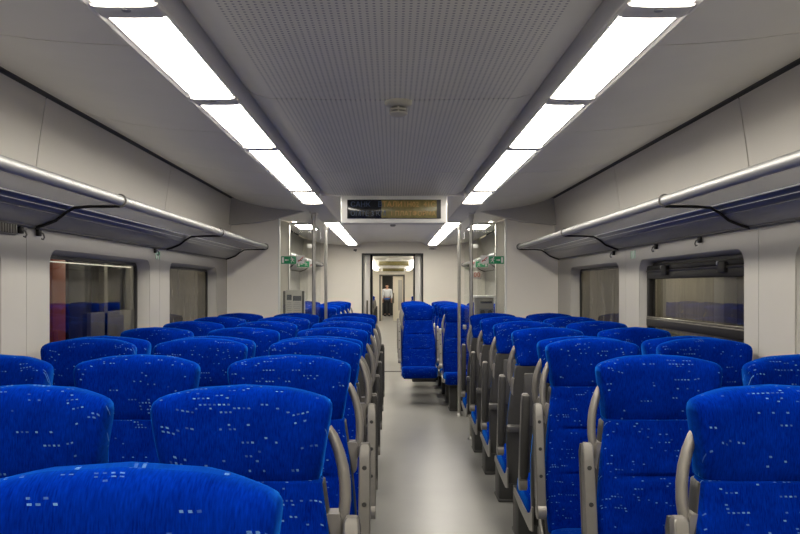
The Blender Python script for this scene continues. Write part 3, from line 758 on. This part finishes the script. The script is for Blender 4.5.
# equipment cabinet behind the right screen
cb = thing('equipment_cabinet', 'grey cabinet with dark dials and a slot behind the right glass screen', 'cabinet', (.935, 8.05, 0))
MB().box((0, .06, .67), (.19, .14, 1.34), .006).build('body', 'cabinet_grey', cb)
MB().box((0, .05, 1.352), (.215, .17, .022), .005).build('top_ledge', 'sign_white', cb)
MB().box((.02, -.012, 1.295), (.12, .006, .022), .002).build('slot', 'sign_black', cb)
fp = MB().box((.02, -.012, 1.16), (.14, .006, .14), .003).build('control_panel', 'print_grey', cb)
for x in (-.02, .055):
    for z in (1.13, 1.195):
        n = 14; mb = MB(); mb.loft([[(x+r_*math.cos(2*math.pi*i/n), y, z+r_*math.sin(2*math.pi*i/n)) for i in range(n)] for r_, y in ((.026, -.014), (.024, -.03), (.01, -.032))]); mb.build('dial', 'sign_black', fp)
lc = thing('led_clock', 'small black box with red glowing digits on the second right glass screen', 'clock', (.945, YQ-.02, H+.135))
MB().box((0, 0, 0), (.11, .03, .08), .006).build('case', 'valance_plastic', lc)
text('digits', '00', .075, 'led_red', (0, -.017, 0), lc, align='CENTER')

# ------------------------------------------------------------------ small wall fittings
def hook(x, y, z, s, label):
    o = thing('coat_hook', label, 'hook', (x, y, z), 'coat hooks under the racks')
    MB().box((0, 0, 0), (.016, .03, .03), .004).build('plate', 'window_black', o)
    MB().tube([(-s*.006, 0, .004), (-s*.020, 0, -.005), (-s*.025, 0, -.02), (-s*.020, 0, -.030), (-s*.012, 0, -.026)], .004, 8).build('prong', 'strip_dark', o)
for s, y, l_ in ((-1, 3.33, 'dark coat hook under the left rack, before the panel joint'), (-1, 3.50, 'dark coat hook under the left rack, just past the panel joint'),
                 (-1, 5.22, 'dark coat hook above the small label on the left wall'), (1, 4.03, 'dark coat hook under the right rack above the barred window'),
                 (1, 4.70, 'second dark coat hook under the right rack, farther along the barred window'), (1, 5.60, 'dark coat hook under the right rack past the small label')):
    hook(s*1.567, y, H+.240, s, l_)
vt = thing('wall_vent', 'dark slotted vent under the left luggage rack', 'vent', (-1.566, 2.9, H+.245))
MB().box((-.004, 0, 0), (.012, .78, .06), .004).build('backing', 'strip_dark', vt)
for i in range(34):
    MB().box((.006, -.37+i*.0224, 0), (.010, .008, .048), .002).build('slat', 'arm_grey', vt)
for s, y, nm in ((-1, 5.31, 'left'), (1, 5.18, 'right')):
    o = thing('wall_label', 'small green and white label on the %s wall under the rack' % nm, 'label', (s*1.579, y, H+.212), 'small wall labels')
    MB().box((0, 0, 0), (.003, .10, .052)).build('plate', 'sign_white', o, False)
    for yy in (-.04, 0, .04): MB().box((-s*.002, yy, 0), (.002, .012, .052)).build('stripe', 'sign_green', o, False)
o = thing('end_wall_hook', 'small dark hook on the end wall beside the doorway', 'hook', (-.64, YE-.005, H+.63))
MB().box((0, 0, 0), (.05, .012, .03), .004).build('plate', 'strip_dark', o)
MB().tube([(0, -.006, 0), (.01, -.04, -.02), (.03, -.05, .01)], .009, 8).build('prong', 'strip_dark', o)
o = thing('door_sensor', 'slim grey sensor strip on the end wall to the right of the doorway', 'sensor', (.68, YE-.008, H+.65))
MB().box((0, 0, 0), (.12, .02, .022), .005).build('case', 'valance_plastic', o); MB().box((0, -.011, 0), (.06, .004, .012)).build('lens', 'sign_black', o)

# ------------------------------------------------------------------ outside the windows: another train and the station wall at night
pt = thing('parked_train', 'dim grey train with an orange door seen through the left windows', 'train', (-2.95, 9, 0))
def pb(x, y, z, sx, sy, sz, nm, m): return MB().box((x, y, z), (sx, sy, sz), .01).build(nm, m, pt)
for y0, y1 in ((-3, 1.5), (2.2, 6.2)): pb(0, (y0+y1)/2-9, 1.1, .08, y1-y0, 3.2, 'side_panel', 'train_grey')
pb(-.5, 0, 2.9, 1.2, 26, .1, 'roof', 'train_dark'); pb(-.5, 0, .2, 1.2, 26, .1, 'sill', 'train_dark'); pb(-1.1, 0, 1.5, .06, 26, 3., 'back_wall', 'brown_wall')
pb(.0, -2.12, 1.2, .10, .27, 1.5, 'orange_door_post', 'orange_paint'); pb(-.02, -1.55, 1.2, .06, .55, 1.9, 'door_gap', 'train_dark')
for y in (-1.0, -.2, .5): pb(.02, y, 1.55, .06, .10, 1.9, 'window_pillar', 'train_grey')
pb(.02, -.3, .95, .06, 2.2, .5, 'lower_panel', 'train_grey'); pb(.02, -.3, 2.15, .06, 2.2, .7, 'upper_panel', 'train_grey')
pb(.02, 4.3, 1.5, .08, 7.2, 3.2, 'side_panel', 'brown_wall')
pb(.03, -2.2, .9, .05, .10, .35, 'red_marker', 'red_paint')
for z in (H+.205, H+.245):
    MB().tube([(.2, -2.9, z), (.2, -.7, z)], .005, 8).build('glow_tube', 'tube_glow', pt)  # glowing tubes stand in for reflected streaks of the ceiling lights
sw = thing('station_wall', 'dim yellowish station wall seen through the right windows', 'wall', (3.0, 8, 0))
for i in range(11):
    MB().box((.05, -9+i*1.8, 1.5), (.08, 1.78, 3.4), .01).build('wall_panel', 'brown_wall', sw)
for i in range(6):
    MB().box((-.05, -7+i*3.0, 1.5), (.12, .22, 3.4), .01).build('pillar', 'train_grey', sw)
MB().box((-.06, 0, 2.75), (.16, 20, .2), .01).build('lintel', 'train_dark', sw)
for i in range(4):
    MB().tube([(-.35, -6+i*4.0, 2.35), (-.35, -4.6+i*4.0, 2.35)], .02, 10).build('glow_tube', 'tube_glow', sw)
gd = MB().box((0, 8, -.5), (9, 40, .04)).build('ground', 'strip_dark', None, False); tag(gd, 'dark track bed outside the carriage', 'ground', kind='structure')

for x, y, z, e in ((-2.35, 4.2, 2.2, 14), (-2.3, 8.2, 2.3, 30), (-2.3, 11.5, 2.3, 30), (2.35, 4.5, 2.3, 26), (2.35, 8.2, 2.3, 55), (2.35, 12.5, 2.3, 40)):  # added fill lights that brighten the view outside; no such lamps are seen
    ld = bpy.data.lights.new('outside_fill', 'POINT'); ld.energy = e; ld.color = (1, .88, .68); ld.shadow_soft_size = .08
    lo_ = bpy.data.objects.new('outside_fill', ld); lo_.location = (x, y, z); col.objects.link(lo_)

# ------------------------------------------------------------------ standing person far down the train
pr = thing('person', 'person in white shirt and dark trousers standing far beyond the half open door', 'person', (-.27, 39.4, 0))
def skin_mesh(name, pts, edges, m, parent, sub=1):
    me = bpy.data.meshes.new(name); me.from_pydata([p[:3] for p in pts], edges, []); me.materials.append(M[m])
    o = link(name, me, parent); md = o.modifiers.new('skin', 'SKIN'); md.use_smooth_shade = True
    lay = me.skin_vertices[0].data
    for v, p in zip(lay, pts):
        r = p[3]; v.radius = r if isinstance(r, tuple) else (r, r)
    lay[0].use_root = True
    sb = o.modifiers.new('sub', 'SUBSURF'); sb.levels = sb.render_levels = sub
    return o
# body: pelvis, spine, neck, head, legs, arms in one surface
P = [(0, 0, .84, (.13, .095)), (0, 0, 1.02, (.125, .09)), (0, 0, 1.20, (.15, .10)), (0, 0, 1.32, (.14, .085)), (0, 0, 1.385, (.052, .052)), (0, -.01, 1.43, (.055, .06)), (0, -.015, 1.50, (.074, .09)), (0, -.01, 1.57, (.06, .075)),
     (-.09, 0, .80, .085), (-.10, -.01, .45, .055), (-.10, .01, .08, .038), (-.105, -.11, .035, .02), (.09, 0, .80, .085), (.10, -.01, .45, .055), (.105, .01, .08, .038), (.11, -.11, .035, .02),
     (-.18, 0, 1.30, .055), (-.225, .01, 1.05, .041), (-.22, -.05, .82, .030), (.18, 0, 1.30, .055), (.225, .01, 1.05, .041), (.22, -.05, .82, .030),
     (-.22, -.06, .76, (.036, .022)), (.22, -.06, .76, (.036, .022))]
E = [(0, 1), (1, 2), (2, 3), (3, 4), (4, 5), (5, 6), (6, 7), (0, 8), (8, 9), (9, 10), (10, 11), (0, 12), (12, 13), (13, 14), (14, 15), (3, 16), (16, 17), (17, 18), (18, 22), (3, 19), (19, 20), (20, 21), (21, 23)]
skin_mesh('body', P, E, 'skin', pr)
for s in (-1, 1):
    for q, (dx, L) in enumerate(((-.024, .055), (-.008, .07), (.008, .072), (.024, .062))):
        x = s*.22
        skin_mesh('finger', [(x+dx, -.062, .735, .009), (x+dx*1.05, -.07, .735-L*.5, .0085), (x+dx, -.062, .735-L, .007)], [(0, 1), (1, 2)], 'skin', pr)
    skin_mesh('thumb', [(s*.20, -.075, .775, .010), (s*.185, -.10, .75, .009), (s*.188, -.112, .725, .008)], [(0, 1), (1, 2)], 'skin', pr)
    MB().lathe((s*.027, -.098, 1.505), [(.004, -.010), (.011, 0), (.004, .010)], 10).build('eye', 'sign_black', pr)
    MB().box((s*.078, .0, 1.50), (.018, .035, .06), .007).build('ear', 'skin', pr)
MB().loft([[(-.006, -.10, 1.51), (.006, -.10, 1.51), (.004, -.106, 1.51)], [(-.016, -.10, 1.475), (.016, -.10, 1.475), (0, -.128, 1.475)], [(-.01, -.10, 1.466), (.01, -.10, 1.466), (0, -.108, 1.466)]]).build('nose', 'skin', pr)
MB().box((0, -.098, 1.445), (.045, .012, .010), .004).build('mouth', 'sign_red', pr)
hr = [(z, w_, .012+yo, t_) for z, w_, yo, t_ in ((1.45, .075, .05, .05), (1.51, .09, .03, .085), (1.55, .09, .008, .105), (1.57, .088, .005, .108), (1.61, .07, .005, .08), (1.63, .035, .005, .04))]
MB().loft([[(x, yc+y, z) for x, y in ring(w_, t_, 20, 2.2)] for z, w_, yc, t_ in hr]).build('hair', 'hair_dark', pr)
skin_mesh('shirt', [(0, 0, .90, (.180, .158)), (0, 0, 1.10, (.168, .150)), (0, 0, 1.22, (.185, .155)), (0, 0, 1.32, (.17, .135)), (0, 0, 1.375, (.072, .075)), (-.185, 0, 1.30, .070), (-.226, .01, 1.05, .056), (-.222, -.04, .86, .044), (.185, 0, 1.30, .070), (.226, .01, 1.05, .056), (.222, -.04, .86, .044)],
          [(0, 1), (1, 2), (2, 3), (3, 4), (3, 5), (5, 6), (6, 7), (3, 8), (8, 9), (9, 10)], 'shirt_white', pr)
skin_mesh('waist_wrap', [(0, 0, .78, (.178, .150)), (0, 0, .86, (.180, .155)), (0, 0, .93, (.182, .160))], [(0, 1), (1, 2)], 'cloth_blue', pr)
skin_mesh('trousers', [(0, 0, .86, (.145, .11)), (-.09, 0, .78, .10), (-.10, -.01, .45, .075), (-.10, .0, .10, .062), (.09, 0, .78, .10), (.10, -.01, .45, .075), (.105, .0, .10, .062)], [(0, 1), (1, 2), (2, 3), (0, 4), (4, 5), (5, 6)], 'cloth_dark', pr)
for s in (-1, 1):
    MB().loft([[(s*.105+x, -.06+y, z) for x, y in ring(w_, t_, 16, 2.6)] for z, w_, t_ in ((0, .048, .135), (.03, .05, .138), (.065, .045, .12), (.085, .035, .07))]).build('shoe', 'shoe_black', pr)
